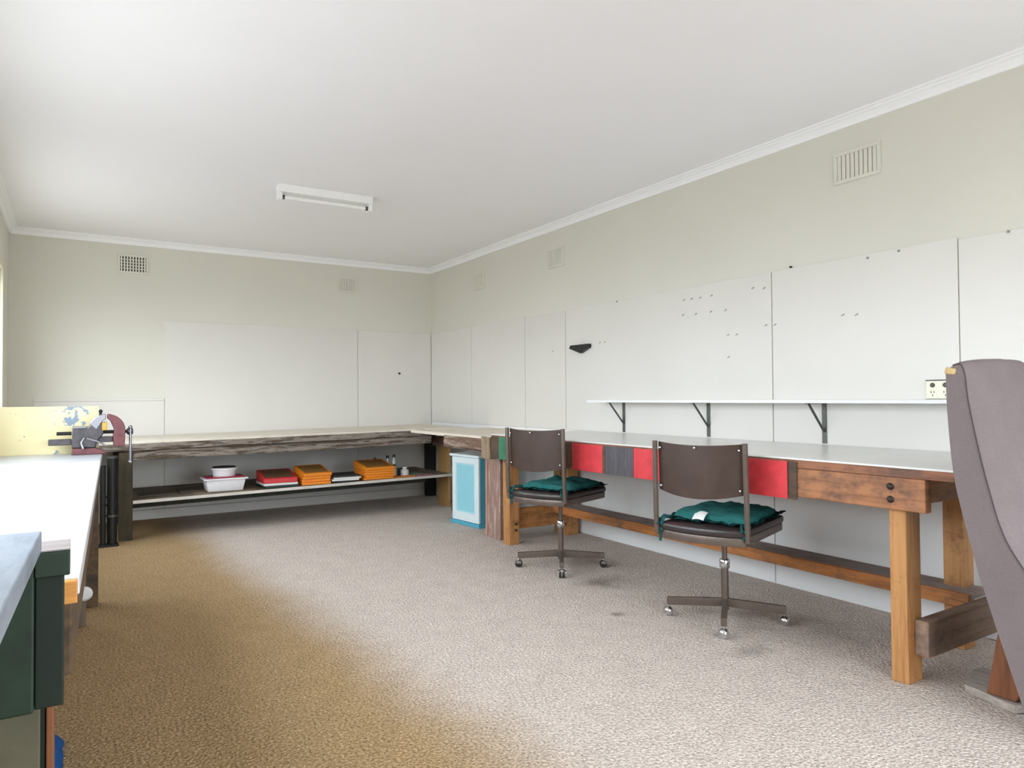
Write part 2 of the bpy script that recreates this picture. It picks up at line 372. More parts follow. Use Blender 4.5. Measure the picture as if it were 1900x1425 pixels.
# cornice: stepped cove on four walls
prof = [(0, 0), (-.008, 0), (-.010, -.006), (-.018, .012), (-.034, .030), (-.046, .036), (-.050, .042), (-.060, .044), (-.060, .052), (0, .052)]
prof = [(0, -.0), (-.012, 0), (-.016, .014), (-.028, .030), (-.044, .036), (-.046, .042), (-.062, .044), (-.062, .055), (0, .055)]
z0 = ZC-.054
struct('trim_1', MB().prism([(a, z0+b) for a, b in prof], YB, 0, 'y'), M['cornice'], label='white stepped cornice along the right wall')
struct('trim_2', MB().prism([(a, z0+b) for a, b in prof], XL, 0, 'x'), M['cornice'], label='white stepped cornice along the back wall')
struct('trim_3', MB().prism([(XL-a, z0+b) for a, b in prof], YB, 0, 'y'), M['cornice'], label='white cornice along the window wall')
struct('trim_4', MB().prism([(YB-a, z0+b) for a, b in prof], XL, 0, 'x'), M['cornice'], label='white cornice behind the viewpoint')
# skirting below the back bench
struct('baseboard_back', MB().box(XL, -.012, -.03, 0, 0, .085, .003), M['board'])
# hardboard sheets on the right wall, floor to 1.8 m, with open joints
ys = [-.012, -.950, -1.942, -2.552, -4.557, -5.565, -7.10, -8.40]
tops = [1.803, 1.806, 1.790, 1.798, 1.800, 1.788, 1.790]
for k in range(7):
    g = .004 if k in (2, 3) else .0025
    obj('panel', MB().box(-.009, 0, ys[k+1]+g, ys[k]-g, .815, tops[k], .0015), M['board'], wr)
    obj('panel', MB().box(-.009, 0, ys[k+1]+g, ys[k]-g, .004, .8135, .0015), M['gloss_lit_white'], wr)  # lower sheets whiter: the light under the bench put into their colour
for y, z in ((-5.138, 1.779), (-5.297, 1.786), (-5.771, 1.784), (-4.687, 1.806), (-3.2, 1.79)):
    obj('nail', MB().cyl((-.014, y, z), (-.004, y, z), .006, 8), M['bolt'] if y == -4.687 else M['hook_grey'], wr)
holes = [(-3.877, 1.721), (-3.944, 1.72), (-4.018, 1.718), (-4.112, 1.72), (-3.866, 1.622), (-3.979, 1.617), (-4.106, 1.618), (-4.223, 1.615),
         (-4.431, 1.724), (-4.511, 1.713), (-4.519, 1.494), (-4.582, 1.491), (-4.241, 1.459), (-4.307, 1.457), (-4.243, 1.323), (-5.001, 1.504), (-5.078, 1.498),
         (-3.0, 1.50), (-3.06, 1.50), (-2.38, 1.47)]
for k, (y, z) in enumerate(holes):
    obj('screw_hook', MB().cyl((-.013, y, z), (-.006, y, z), .004, 8).cyl((-.012, y+.010, z-.005), (-.006, y+.010, z-.005), .003, 8), M['hook_grey'], wr)
# hardboard on the back wall
for x0, x1, z1 in ((-2.718, -.872, 1.812), (-.866, -.012, 1.808), (-3.72, -2.722, 1.075)):
    obj('panel', MB().box(x0, x1, -.009, 0, .086, z1, .0015), M['board'], wb)
obj('nail', MB().cyl((-.398, -.022, 1.355), (-.398, -.006, 1.355), .011, 8), M['bolt'], wb)
# small cover strip on the low sheet at left
obj('cover_strip', MB().box(-3.72, -2.722, -.016, 0, 1.075, 1.098, .002), M['board'], wb)

# ------------------------------------------------------------------ wall vents
def vent(axis, a0, a1, z0, z1, label, dark=False, lean=0.0):
    c = ((0, (a0+a1)/2, z0) if axis == 'x' else ((a0+a1)/2, 0, z0))
    t = thing('wall_vent', c, label, 'vent', 'plaster wall vents')
    def B(m_, d0, d1, q0, q1, zz0, zz1, bev=0): return m_.box(-d1, -d0, q0, q1, zz0, zz1, bev) if axis == 'x' else m_.box(q0, q1, -d1, -d0, zz0, zz1, bev)
    fr = MB(); w = .018
    B(fr, 0, .012, a0, a1, z0, z0+w, .002); B(fr, 0, .012, a0, a1, z1-w, z1, .002); B(fr, 0, .012, a0, a0+w, z0+w, z1-w, .002); B(fr, 0, .012, a1-w, a1, z0+w, z1-w, .002)
    obj('frame', fr, M['vent'], t)
    obj('backing', B(MB(), 0, .001, a0+w, a1-w, z0+w, z1-w), M['vent_dark'] if dark else M['vent_back'], t)
    n = 9
    for k in range(n):
        q = a0+w+(a1-a0-2*w)*(k+.5)/n; h = (a1-a0-2*w)/n*(.28 if dark else .40)
        obj('slat', B(MB(), .001, .009, q-h, q+h, z0+w, z1-w, .001), M['vent'], t)
    if dark:
        for k in range(1, 5):
            zz = z0+w+(z1-z0-2*w)*k/5; obj('cross_bar', B(MB(), .001, .007, a0+w, a1-w, zz-.003, zz+.003), M['vent'], t)
vent('x', -5.212, -4.960, 2.196, 2.360, 'largest looking wall vent, nearest the viewer high on the right wall')
vent('x', -2.530, -2.305, 2.170, 2.340, 'middle vent of the three high on the right wall')
vent('x', -1.205, -1.000, 2.165, 2.330, 'vent on the right wall closest to the room corner')
vent('y', -3.100, -2.855, 2.228, 2.398, 'dark holed wall vent at the left of the back wall', True)
vent('y', -1.085, -.885, 2.205, 2.365, 'pale painted vent on the back wall nearer the corner')

# ------------------------------------------------------------------ ceiling batten lamp
t = thing('ceiling_light', (-1.93, -2.33, ZC), 'short white fluorescent batten fixed to the ceiling', 'lamp')
R_ = Matrix.Translation((-1.93, -2.33, ZC)) @ Matrix.Rotation(math.radians(-1), 4, 'Z')
obj('batten', MB().prism([(-.055, 0), (.055, 0), (.045, -.052), (-.045, -.052)], -.33, .33, 'x', .004, R_), M['batten'], t)
for s in (-1, 1): obj('lamp_holder', MB().box(s*.318-.014, s*.318+.014, -.03, .03, -.10, -.05, .004, 2, R_), M['batten'], t)
obj('fluorescent_tube', MB().cyl((-.303, 0, -.078), (.303, 0, -.078), .014, 14, R_), M['tube'], t, smooth=True)
for s in (-1, 1): obj('tube_cap', MB().cyl((s*.303, 0, -.078), (s*.286, 0, -.078), .0155, 14, R_), M['bracket'], t)

# ------------------------------------------------------------------ long right workbench
t = thing('workbench', (-.42, -4.35, 0), 'long pine workbench with white top and red painted squares along the right wall', 'workbench')
Y0, Y1 = -5.935, -2.76
obj('tabletop', MB().box(-.846, -.012, Y0, Y1, .808, .816, .002), M['top_white'], t, )
obj('edge_board', MB().box(-.842, -.014, Y0+.004, Y1, .774, .808, .002).rough(.002, 3, 2), M['edge_wood'], t)
obj('front_apron', MB().box(-.842, -.800, -5.832, Y1, .652, .773, .004), M['apron_wood'], t)
obj('end_apron', MB().box(-.798, -.05, -5.742, -5.70, .660, .773, .004), M['pine_x'], t, )
obj('end_apron', MB().box(-.798, -.05, -2.86, -2.82, .660, .773, .004), M['pine_x'], t)
legs = [(-.799, -.715, -5.742+.0, -5.672, 'f'), (-.235, -.155, -5.67, -5.585, 'b'), (-.735, -.655, -2.835, -2.75, 'f'), (-.13, -.045, -2.78, -2.70, 'b')]
legs = [(-.800, -.700, -5.738, -5.674), (-.240, -.150, -5.672, -5.590), (-.728, -.640, -2.818, -2.728), (-.150, -.050, -2.760, -2.672)]
for k, (x0, x1, y0, y1) in enumerate(legs):
    zt = .652 if k == 0 else .773
    if k == 0: mb_l = MB().box(x0, x1, y0, y1, 0, .773 if False else .772, .004)
    else: mb_l = MB().box(x0, x1, y0, y1, 0, .66, .004)
    obj('leg', mb_l, M['pine_z'], t)
# end rails and the long stretcher
obj('end_rail', MB().box(-.755, -.165, -5.790, -5.739, .105, .238, .004).rough(.002, 1, 3), wood('grimy_rail', (146, 122, 104), (116, 92, 74), 'x', (108, 92, 82), .35, .75), t)
obj('end_rail', MB().box(-.640, -.150, -2.765, -2.715, .100, .250, .004), M['pine_x'], t)
obj('stretcher', MB().box(-.318, -.152, -5.735, -2.70, .2395, .262, .003), M['grey_top_y'], t)
obj('stretcher_face', MB().box(-.338, -.3185, -5.735, -2.70, .204, .262, .003), M['pine_y'], t)
for y, z in ((-5.706, .738), (-5.706, .690)):
    obj('bolt', MB().lathe([(0, 0), (.013, 0), (.013, .004), (.008, .010), (0, .011)], n=12, mat=Matrix.Translation((-.842, y, z)) @ Matrix.Rotation(-math.pi/2, 4, 'Y')), M['bolt'], t)
for y, z in ((-2.773, .150), (-2.773, .105)):
    obj('bolt', MB().cyl((-.672, -2.818, z), (-.672, -2.826, z), .009, 10), M['bolt'], t)
for y0, y1, mt, nm in ((-2.975, -2.875, 'green_paint', 'green'), (-2.872, -2.765, 'darkwood', 'dark brown'), (-3.72, -3.50, 'darkwood', 'dark brown'), (-4.035, -3.745, 'red', 'red'), (-4.295, -4.062, 'slate', 'slate grey'), (-4.60, -4.298, 'red', 'red'),
                       (-4.98, -4.62, 'slate', 'slate grey'), (-5.265, -5.0, 'red', 'red'), (-5.31, -5.27, 'darkwood', 'dark brown'), (-3.45, -3.2, 'slate', 'slate grey'), (-3.19, -2.98, 'darkwood', 'dark brown'), (-4.06, -4.037, 'darkwood', 'dark brown')):
    o = obj('painted_square', MB().box(-.850, -.8425, y0, y1, .640, .800, .0015), M[mt], t); o['label'] = nm+' painted square on the bench apron'

# ------------------------------------------------------------------ rough timber bench in the corner
t = thing('corner_bench', (-.45, -1.95, 0), 'rough low timber bench end with peeling reddish boards beside the blue cabinet', 'workbench')
obj('tabletop', MB().box(-.835, -.012, -2.745, -1.30, .768, .792, .002).rough(.003, 3, 5), M['ply'], t)
obj('front_board', MB().box(-.845, -.800, -2.625, -1.985, .690, .775, .005).rough(.006, 4, 8, 9), M['weather_y'], t)
obj('corner_block', MB().box(-.856, -.790, -2.752, -2.630, .628, .790, .006).rough(.005, 3, 4, 10), weathered('pale_block', [(100, 84, 66), (150, 132, 108), (122, 100, 78), (176, 162, 140)], 'z'), t)
obj('upright_plank', MB().box(-.690, -.655, -2.625, -2.435, 0, .766, .004).rough(.003, 3, 6, 6), M['weather_z'], t)
o = obj('plank_edge', MB().box(-.694, -.652, -2.434, -2.408, .01, .70, .003).rough(.003, 2, 16, 8), weathered('red_stained_edge', [(150, 84, 70), (190, 150, 136), (170, 110, 92), (206, 184, 172)], 'z'), t)
obj('leg', MB().box(-.272, -.238, -.926, -.706, 0, .60, .003), M['tan_leg'], t)
obj('back_rail', MB().box(-.34, -.22, -2.64, -.72, .60, .69, .004), M['weather_y'], t)
obj('leg', MB().box(-.16, -.06, -2.66, -2.58, 0, .60, .004), M['tan_leg'], t)

# ------------------------------------------------------------------ blue and white cabinet
t = thing('cabinet', (-.631, -1.708, 0), 'small pale blue cabinet with white framed door under the corner bench', 'cabinet', None, math.radians(5.9))
# local: x into the bench, -y towards the viewer along its front (front face at x=0)
Wc, Dc, Hc = .412, .26, .600
def LB(*a, **k): return MB().box(*a, **k)
obj('carcass', LB(.018, Dc, -Wc+.004, -.004, .03, Hc-.02, bev=.003), M['cyan_side'], t, True)
obj('top_moulding', LB(-.014, Dc+.01, -Wc-.012, .012, Hc-.022, Hc, bev=.005), M['cyan_white'], t, True)
obj('plinth', LB(-.010, Dc+.02, -Wc-.012, .010, 0, .030, bev=.004), M['cyan_side'], t, True)
d = obj('door', LB(0, .017, -Wc+.002, -.012, .034, .105, bev=.002).box(0, .017, -Wc+.002, -.012, Hc-.078, Hc-.026, .002).box(0, .017, -Wc+.002, -Wc+.066, .105, Hc-.078, .002).box(0, .017, -.066, -.012, .105, Hc-.078, .002), M['cyan_white'], t, True)
obj('door_panel', LB(.010, .0165, -Wc+.066, -.066, .105, Hc-.078), M['cyan_panel'], d, True)
obj('panel_moulding', LB(.0065, .010, -Wc+.066, -Wc+.080, .105, Hc-.078).box(.0065, .010, -.080, -.066, .105, Hc-.078).box(.0065, .010, -Wc+.080, -.080, .105, .119).box(.0065, .010, -Wc+.080, -.080, Hc-.092, Hc-.078), M['cyan_mould'], d, True)
for z in (.12, .50): obj('hinge', MB().cyl((-.003, -.006, z-.02), (-.003, -.006, z+.02), .005, 8), M['bracket'], d, True)

# ------------------------------------------------------------------ back bench
t = thing('workbench', (-1.6, -.52, 0), 'low dark timber workbench with pale top and shelf along the back wall', 'workbench')
def tilt(mb_):                               # the bench is a little higher at its right end
    for v in mb_.b.verts: v.co.z += (v.co.x+3.03)*.0125
    return mb_
obj('tabletop', tilt(MB().box(-3.60, -.146, -1.035, -.012, .742, .757, .002)), M['ply'], t)
obj('edge_slab', tilt(MB().box(-3.60, -.150, -1.045, -.30, .690, .741, .006).rough(.007, 5, 11, 5)), M['weather_x'], t)
obj('front_rail', tilt(MB().box(-3.13, -.50, -1.028, -.985, .612, .684, .005).rough(.009, 5, 12, 6)), M['weather_x'], t)
for x0, x1, y0, y1, mm_ in ((-3.135, -3.042, -1.040, -.950, 'dark_leg'), (-3.135, -3.05, -.14, -.05, 'dark_leg'), (-.112, -.014, -.13, -.032, 'black_leg')):
    mb_ = MB().box(x0, x1, y0, y1, 0, .60, .004)
    for v in mb_.b.verts:
        if v.co.z > .3: v.co.z += .086+(v.co.x+3.03)*.0125-.008 if y0 > -.94 or True else 0
    obj('leg', mb_, M[mm_], t)
obj('lower_shelf', tilt(MB().box(-3.040, -.280, -1.030, -.14, .283, .303, .002)), M['shelf_board'], t)
obj('shelf_edging', tilt(MB().box(-3.040, -.285, -1.040, -1.031, .280, .304, .001)), M['shelf_edge'], t)
obj('shelf_bearer', tilt(MB().box(-3.040, -.52, -.95, -.91, .235, .282, .002)), M['black_leg'], t)
def shz(x): return .3035+(x+3.03)*.0125       # shelf surface height

# ------------------------------------------------------------------ things on the lower shelf
def flat(name, x0, x1, y0, y1, h, mt, label, cat, group=None, rz=0):
    x = (x0+x1)/2; y = (y0+y1)/2; w, d_ = (x1-x0)/2, (y1-y0)/2
    o = obj(name, MB().box(-w, w, -d_, d_, .0012, h, .0008), mt, None, True); o.location = (x, y, shz(x)); o.rotation_euler = (0, -.0125, rz)
    return tag(o, label, cat, group)
flat('dark_board', -2.99, -2.70, -.86, -.62, .012, M['dark_tile'], 'dark thin board lying at the left end of the shelf', 'board')
flat('dark_board', -2.68, -2.46, -.78, -.52, .012, M['dark_tile'], 'dark thin board lying just left of the white tub', 'board')
flat('paper_sheet', -2.60, -2.12, -1.015, -.79, .003, M['kraft'], 'brown paper sheet lying under the white tub', 'paper')
tx, ty = -2.355, -.88; tz = shz(tx)+.0065
t = thing('storage_tub', (tx, ty, tz), 'white rectangular plastic tub with maroon lid on the lower shelf', 'tub')
def tubshell(z0, z1, a0, b0, a1, b1):
    tb = bmesh.new(); R0 = [(-a0, -b0), (a0, -b0), (a0, b0), (-a0, b0)]; R1 = [(-a1, -b1), (a1, -b1), (a1, b1), (-a1, b1)]
    v0 = [tb.verts.new((x, y, z0)) for x, y in R0]; v1 = [tb.verts.new((x, y, z1)) for x, y in R1]
    tb.faces.new(v0[::-1]); tb.faces.new(v1)
    for i in range(4): tb.faces.new((v0[i], v0[(i+1) % 4], v1[(i+1) % 4], v1[i]))
    bmesh.ops.bevel(tb, geom=tb.edges[:], offset=.008, segments=2, profile=.5, affect='EDGES'); q = MB(); q._add(tb); return q
obj('body', tubshell(0, .100, .135, .095, .155, .115), M['tub'], t, True, True)
obj('rim', MB().box(-.172, .172, -.130, .130, .098, .110, .004), M['tub'], t, True)
obj('lid', MB().box(-.150, .150, -.108, .108, .110, .120, .004), M['maroon'], t, True)
t = thing('round_container', (tx+.005, ty+.02, tz+.1205), 'round white container with dark top sitting on the white tub', 'container')
obj('body', MB().lathe([(0, 0), (.088, 0), (.096, .050), (.104, .052), (.106, .068), (.100, .070), (.096, .069), (0, .069)], n=28), M['tub'], t, True, True)
obj('lid', MB().lathe([(.0, .070), (.094, .070), (.092, .077), (0, .079)], n=28), M['dark_brown'], t, True, True)
def stack(x0, x1, y0, y1, spec, group, rz=0):
    """spec: (name, thickness, material, top material or None, label, category)"""
    x = (x0+x1)/2; z = shz(x)+.0015
    for k, (nm, h, mt, tm, lb, ct) in enumerate(spec):
        dx, dy, rr = random.uniform(-.012, .012), random.uniform(-.012, .012), rz+random.uniform(-.05, .05)
        w, d_ = (x1-x0)/2, (y1-y0)/2; hr = h+(.055 if tm else 0)     # the top one is fatter at its back
        o = obj(nm, MB().prism([(-d_, 0), (d_, 0), (d_, hr), (-d_, h)], -w, w, 'x', min(.004, h*.3)), M[mt], None, True); o.location = (x+dx, (y0+y1)/2+dy, z); o.rotation_euler = (0, 0, rr)
        tag(o, lb, ct, group)
        if tm:
            f = lambda yy: h+(hr-h)*(yy+d_)/(2*d_)
            obj('cover_print', MB().prism([(-d_*.80, f(-d_*.80)+.0002), (d_*.80, f(d_*.80)+.0002), (d_*.80, f(d_*.80)+.0012), (-d_*.80, f(-d_*.80)+.0012)], -w*.84, w*.84, 'x'), M[tm], o, True)
        z += h+.0012
G1 = 'albums stacked on the lower shelf'
stack(-2.045, -1.76, -1.0, -.70, [('folder', .018, 'folder_green', None, 'dark green folder at the bottom of the red album stack', 'folder'),
      ('paper_pad', .020, 'paper', None, 'white paper pad between green folder and red album', 'paper'),
      ('album', .040, 'book_red', 'book_olive', 'red album with olive printed cover, topmost of its stack', 'album')], G1, .04)
G2 = 'orange packets on the lower shelf'
nms = ['lowest', 'second from bottom', 'third from bottom', 'topmost']
stack(-1.73, -1.475, -1.0, -.72, [('packet', .024, 'orange', 'orange_brown' if k == 3 else None, 'orange packet, %s of the neat stack beside the red album' % nms[k], 'packet') for k in range(4)], G2, .03)
G3 = 'folders on the lower shelf'
stack(-1.445, -1.20, -1.0, -.74, [('folder', .012, 'black_folder', None, 'black folder at the bottom of the black and white stack', 'folder'), ('paper_pad', .016, 'paper', None, 'lower white pad in the black and white stack', 'paper'),
      ('paper_pad', .014, 'paper', None, 'upper white pad in the black and white stack', 'paper'), ('folder', .016, 'black_folder', None, 'black folder on top of the white pads', 'folder')], G3, -.06)
nm5 = ['lowest', 'second from bottom', 'middle', 'second from top', 'topmost']
stack(-1.165, -.870, -1.0, -.72, [('packet', .021, 'orange', 'orange_brown' if k == 4 else None, 'orange packet, %s of the untidy stack beside the bottles' % nm5[k], 'packet') for k in range(5)], G2, .05)
for k, (x, y, h, r, lb) in enumerate(((-.915, -.62, .165, .022, 'small milky bottle with black cap, leftmost beside the orange packets'), (-.825, -.72, .190, .024, 'tallest milky bottle with black cap behind the others'),
                        (-.775, -.76, .200, .022, 'tall milky bottle with black cap right of the tallest'), (-.705, -.86, .080, .040, 'short wide white jar at the right of the bottles'), (-.80, -.83, .110, .024, 'low milky bottle in front of the tall pair'))):
    t = thing('bottle', (x, y, shz(x)+.002), lb, 'bottle', 'bottles on the lower shelf')
    obj('body', MB().lathe([(0, 0), (r, 0), (r, h*.62), (r*.45, h*.80), (r*.45, h*.86), (0, h*.86)], n=14), M['tub'] if k == 3 else M['glass_bottle'], t, True, True)
    obj('cap', MB().lathe([(0, h*.862), (r*.6, h*.862), (r*.6, h), (0, h)], n=14), M['tub'] if k == 3 else M['black_cap'], t, True, True)
flat('card', -.87, -.66, -1.02, -.90, .006, M['orange'], 'flat orange card lying at the shelf front by the bottles', 'card', 'cards on the lower shelf')
flat('card', -.645, -.47, -1.02, -.90, .006, M['pink_card'], 'flat pink card lying beside the right bench leg', 'card', 'cards on the lower shelf')
flat('card', -.66, -.52, -.86, -.66, .006, M['green_card'], 'flat green card lying behind the pink card', 'card', 'cards on the lower shelf')

# ------------------------------------------------------------------ shelf and brackets on the right wall
t = thing('wall_shelf', (-.1, -4.5, 1.04), 'long thin white shelf on the right wall above the workbench', 'shelf')
obj('shelf_board', MB().box(-.205, -.0095, -6.30, -3.075, 1.040, 1.058, .002), M['gloss_lit_white'], t)
for y in (-3.265, -4.072, -4.882, -5.69):
    b = MB().box(-.0130, -.0095, y-.014, y+.014, .822, 1.039, .001)
    b.box(-.165, -.0130, y-.012, y+.012, 1.0365, 1.0395, .0008)
    br = obj('bracket', b, M['bracket'], t)
    obj('brace', MB().tube([(-.145, y, 1.036), (-.014, y, .885)], .0065, 8), M['bracket'], br)
t = thing('wall_socket', (-.009, -5.475, 1.06), 'cream double power socket on the right wall just above the shelf', 'socket')
obj('plate', MB().box(-.018, -.0095, -5.535, -5.417, 1.0605, 1.145, .003), M['plastic_cream'], t)
for yc in (-5.448, -5.505):
    s_ = obj('outlet', MB().box(-.0195, -.018, yc-.020, yc+.020, 1.070, 1.100, .0005), M['plastic_cream'], t)
    obj('slots', MB().box(-.0203, -.0195, yc+.005, yc+.008, 1.088, 1.097).box(-.0203, -.0195, yc-.008, yc-.005, 1.088, 1.097).box(-.0203, -.0195, yc-.0015, yc+.0015, 1.073, 1.082), M['slot'], s_)
    obj('switch', MB().lathe([(0, 0), (.011, 0), (.011, .003), (.005, .006), (0, .006)], n=12, mat=Matrix.Translation((-.018, yc, 1.125)) @ Matrix.Rotation(-math.pi/2, 4, 'Y')), M['slot'] if False else M['bracket'], t)
obj('surround', MB().box(-.012, -.0095, -5.538, -5.413, 1.0590, 1.0603), M['slot'], t)
obj('surround', MB().box(-.012, -.0095, -5.538, -5.413, 1.1455, 1.150), M['slot'], t)
t = obj('wall_hook_plate', MB().prism([(-2.640, 1.473), (-2.655, 1.497), (-2.890, 1.497), (-2.890, 1.468), (-2.780, 1.428)], -.040, -.0095, 'x', .002), M['black_metal'], None, origin=(0, -2.77, 1.46))
tag(t, 'black wedge shaped metal holder fixed to the right wall', 'holder')

# ------------------------------------------------------------------ swivel chairs
def swivel_chair(x, y, deg, w, d, zs, zt, base_deg, label, chrome):
    t = thing('swivel_chair', (x, y, 0), label, 'chair', 'brown swivel chairs at the workbench', math.radians(deg))
    h = d/2; k = w/2
    # seat outline: rear edge bowed backwards, front straight with round corners
    def outline(s=0.0, bow=.045):
        pts = [(h-s-.03, k-s), (h-s, k-s-.03), (h-s, -k+s+.03), (h-s-.03, -k+s)]
        n = 10
        for i in range(n+1):
            u = -1+2*i/n; pts.append((-h+s-bow*(1-u*u), (k-s)*u))
        return pts
    obj('seat_pan', MB().prism(outline(.006), zs-.072, zs-.034, 'z', .004), M['steel'], t, True, True)
    obj('seat_pad', MB().prism(outline(), zs-.0335, zs, 'z', .011), M['dark_vinyl'], t, True, True)
    for s in (-1, 1):
        obj('back_post', MB().tube([(-h+.05, s*(k+.008), zs-.06), (-h-.005, s*(k+.008), zs-.045), (-h-.012, s*(k+.008), zs+.04), (-h-.022, s*(k+.006), zt)], .0125, 8), M['steel'], t, True, True)
    # curved leather back sheet
    def back(u, v):
        q = 2*u-1; zb = zs+.155-.026*(1-q*q)
        z = zb+(zt-.004-zb)*v
        return (-h-.012-.048*(1-q*q)-.010*v+.012, (k-.006)*q, z-(.010*(1-q*q) if v > .95 else 0))
    b = obj('backrest', MB().grid(back, 18, 8, .007), M['brown_vinyl'], t, True, True)
    for q, v in ((-.93, .10), (.93, .10), (-.93, .88), (.93, .88), (0, .92)):
        c = Vector(back((q+1)/2, v)); obj('screw', MB().ball((c.x-.009, c.y, c.z), .0055, (.5, 1, 1), 10), M['chrome'], b, True, True)
    obj('column', MB().cyl((0, 0, .26), (0, 0, zs-.073), .0125, 14).lathe([(0, zs-.095), (.05, zs-.085), (.06, zs-.073), (0, zs-.073)], n=16), M['steel'], t, True, True)
    obj('collar', MB().lathe([(0, .252), (.019, .252), (.024, .258), (.024, .292), (.019, .298), (0, .298)], n=18), M['chrome'], t, True, True)
    obj('outer_tube', MB().cyl((0, 0, .055), (0, 0, .252), .0175, 16), M['steel'], t, True, True)
    for i in range(4):
        a = math.radians(base_deg-deg)+i*math.pi/2; Rm = Matrix.Rotation(a, 4, 'Z')
        leg = obj('base_leg', MB().prism([(.012, .108), (.012, .070), (.275, .056), (.275, .092)], -.013, .013, 'y', .002, Rm), M['steel'], t, True)
        c = Rm @ Vector((.268, 0, 0))
        if chrome:
            cb = MB().ball((c.x, c.y, .0245), .024, (1, 1, 1), 16).cyl((c.x, c.y, .04), (c.x, c.y, .057), .008, 10)
            obj('ball_caster', cb, M['chrome'], leg, True, True)
        else:
            side = Rm @ Vector((0, 1, 0)); p = Vector((c.x, c.y, .0235))
            cb = MB().cyl(p-side*.017, p-side*.004, .023, 18).cyl(p+side*.004, p+side*.017, .023, 18)
            cs = obj('caster', cb, M['black_cap'], leg, True, True)
            obj('caster_hood', MB().tube([p+Vector((0, 0, .006))-side*.019, p+Vector((0, 0, .014)), p+Vector((0, 0, .006))+side*.019], .0165, 10).cyl((c.x, c.y, .036), (c.x, c.y, .057), .007, 10), M['chrome'], leg, True, True)
    return t
swivel_chair(-.770, -4.850, 19.5, .415, .545, .492, .874, math.degrees(2.2625), 'brown leather backed swivel chair on chrome ball casters, nearer the viewer', True)
swivel_chair(-.800, -3.552, 20.0, .405, .515, .502, .893, math.degrees(2.5315), 'brown leather backed swivel chair on black casters, beside the pine leg and blue cabinet', False)
def cushion(x, y, z, deg, w, d, label, seed, tagged):
    from mathutils import noise
    t = thing('seat_cushion', (x, y, z), label, 'cushion', 'teal cushions on the swivel chairs', math.radians(deg))
    def surf(sg):
        def f(u, v):
            a, b = 2*u-1, 2*v-1
            e = max(abs(a), abs(b)); full = (1-abs(a)**3.5)*(1-abs(b)**3.5)
            n = noise.noise(Vector((a*2.2, b*2.2, seed)))*.022 + noise.noise(Vector((a*6, b*6, seed+3)))*.009
            zz = (.046*full**.3+n*full**.6)*sg if sg > 0 else 0
            return (a*d/2*(1+(.10 if a < 0 else .03)*noise.noise(Vector((a*3, b*4, seed+9)))), b*w/2*(1+.04*noise.noise(Vector((b*3, a*3, seed+5)))), .008+max(zz, 0) if sg > 0 else .003+.004*e)
        return f
    mb_ = MB().grid(surf(1), 26, 26).grid(surf(-1), 26, 26)
    bmesh.ops.remove_doubles(mb_.b, verts=mb_.b.verts[:], dist=.003)
    bmesh.ops.recalc_face_normals(mb_.b, faces=mb_.b.faces[:])
    obj('pad', mb_, M['teal'], t, True, True)
    # ruffled frill round the edge
    n = 120; ring = []
    for i in range(n):
        s = i/n*4; kx = int(s); fr = s-kx
        c = [(-1, -1), (1, -1), (1, 1), (-1, 1)]; a0, a1 = c[kx], c[(kx+1) % 4]
        px, py = a0[0]+(a1[0]-a0[0])*fr, a0[1]+(a1[1]-a0[1])*fr
        ring.append((px, py, math.sin(i*1.15)*.55+math.sin(i*.47+seed)*.45))
    tb = bmesh.new(); A, B, C_ = [], [], []
    for px, py, wv in ring:
        A.append(tb.verts.new((px*d/2*.97, py*w/2*.97, .014))); B.append(tb.verts.new((px*(d/2+.012), py*(w/2+.012), .014+.012*wv))); C_.append(tb.verts.new((px*(d/2+.030), py*(w/2+.026), .004+.011*(wv+1))))
    for i in range(n):
        j = (i+1) % n; tb.faces.new((A[i], A[j], B[j], B[i])); tb.faces.new((B[i], B[j], C_[j], C_[i]))
    bmesh.ops.solidify(tb, geom=tb.faces[:], thickness=.0015); q = MB(); q._add(tb); obj('frill', q, M['teal_dark'], t, True, True)
    for s in (-1, 1):
        p = Vector((-d/2-.005, s*w/2*.98, .014))
        tie = MB().tube([p, p+Vector((-.035, s*.018, .008)), p+Vector((-.058, s*.026, -.012)), p+Vector((-.066, s*.022, -.05)), p+Vector((-.062, s*.026, -.105 if s > 0 else -.07))], [.009, .010, .012, .009, .006], 7)
        tie.tube([p+Vector((-.055, s*.024, -.008)), p+Vector((-.080, s*.040, .006)), p+Vector((-.088, s*.030, -.018)), p+Vector((-.060, s*.026, -.014))], .009, 7)
        tie.tube([p+Vector((-.055, s*.024, -.008)), p+Vector((-.072, s*.004, .004)), p+Vector((-.082, s*.008, -.020)), p+Vector((-.060, s*.024, -.014)), p+Vector((-.074, s*.012, -.055))], .009, 7)
        obj('tie', tie, M['teal_dark'], t, True, True)
    if tagged:
        def tg(u, v): return (-d/2+.030-.060*u, .010+.055*v, .045-.028*u*u+.006*math.sin(v*3))
        o = obj('care_tag', MB().grid(tg, 6, 4, .0012), M['label_white'], t, True, True); o['label'] = 'white care tag'
cushion(-.750, -4.843, .4925, 19.5, .37, .43, 'teal frilled seat cushion with white tag on the nearer swivel chair', 1.3, True)
cushion(-.780, -3.545, .5025, 20.0, .36, .40, 'teal frilled seat cushion on the swivel chair beside the blue cabinet', 4.1, False)

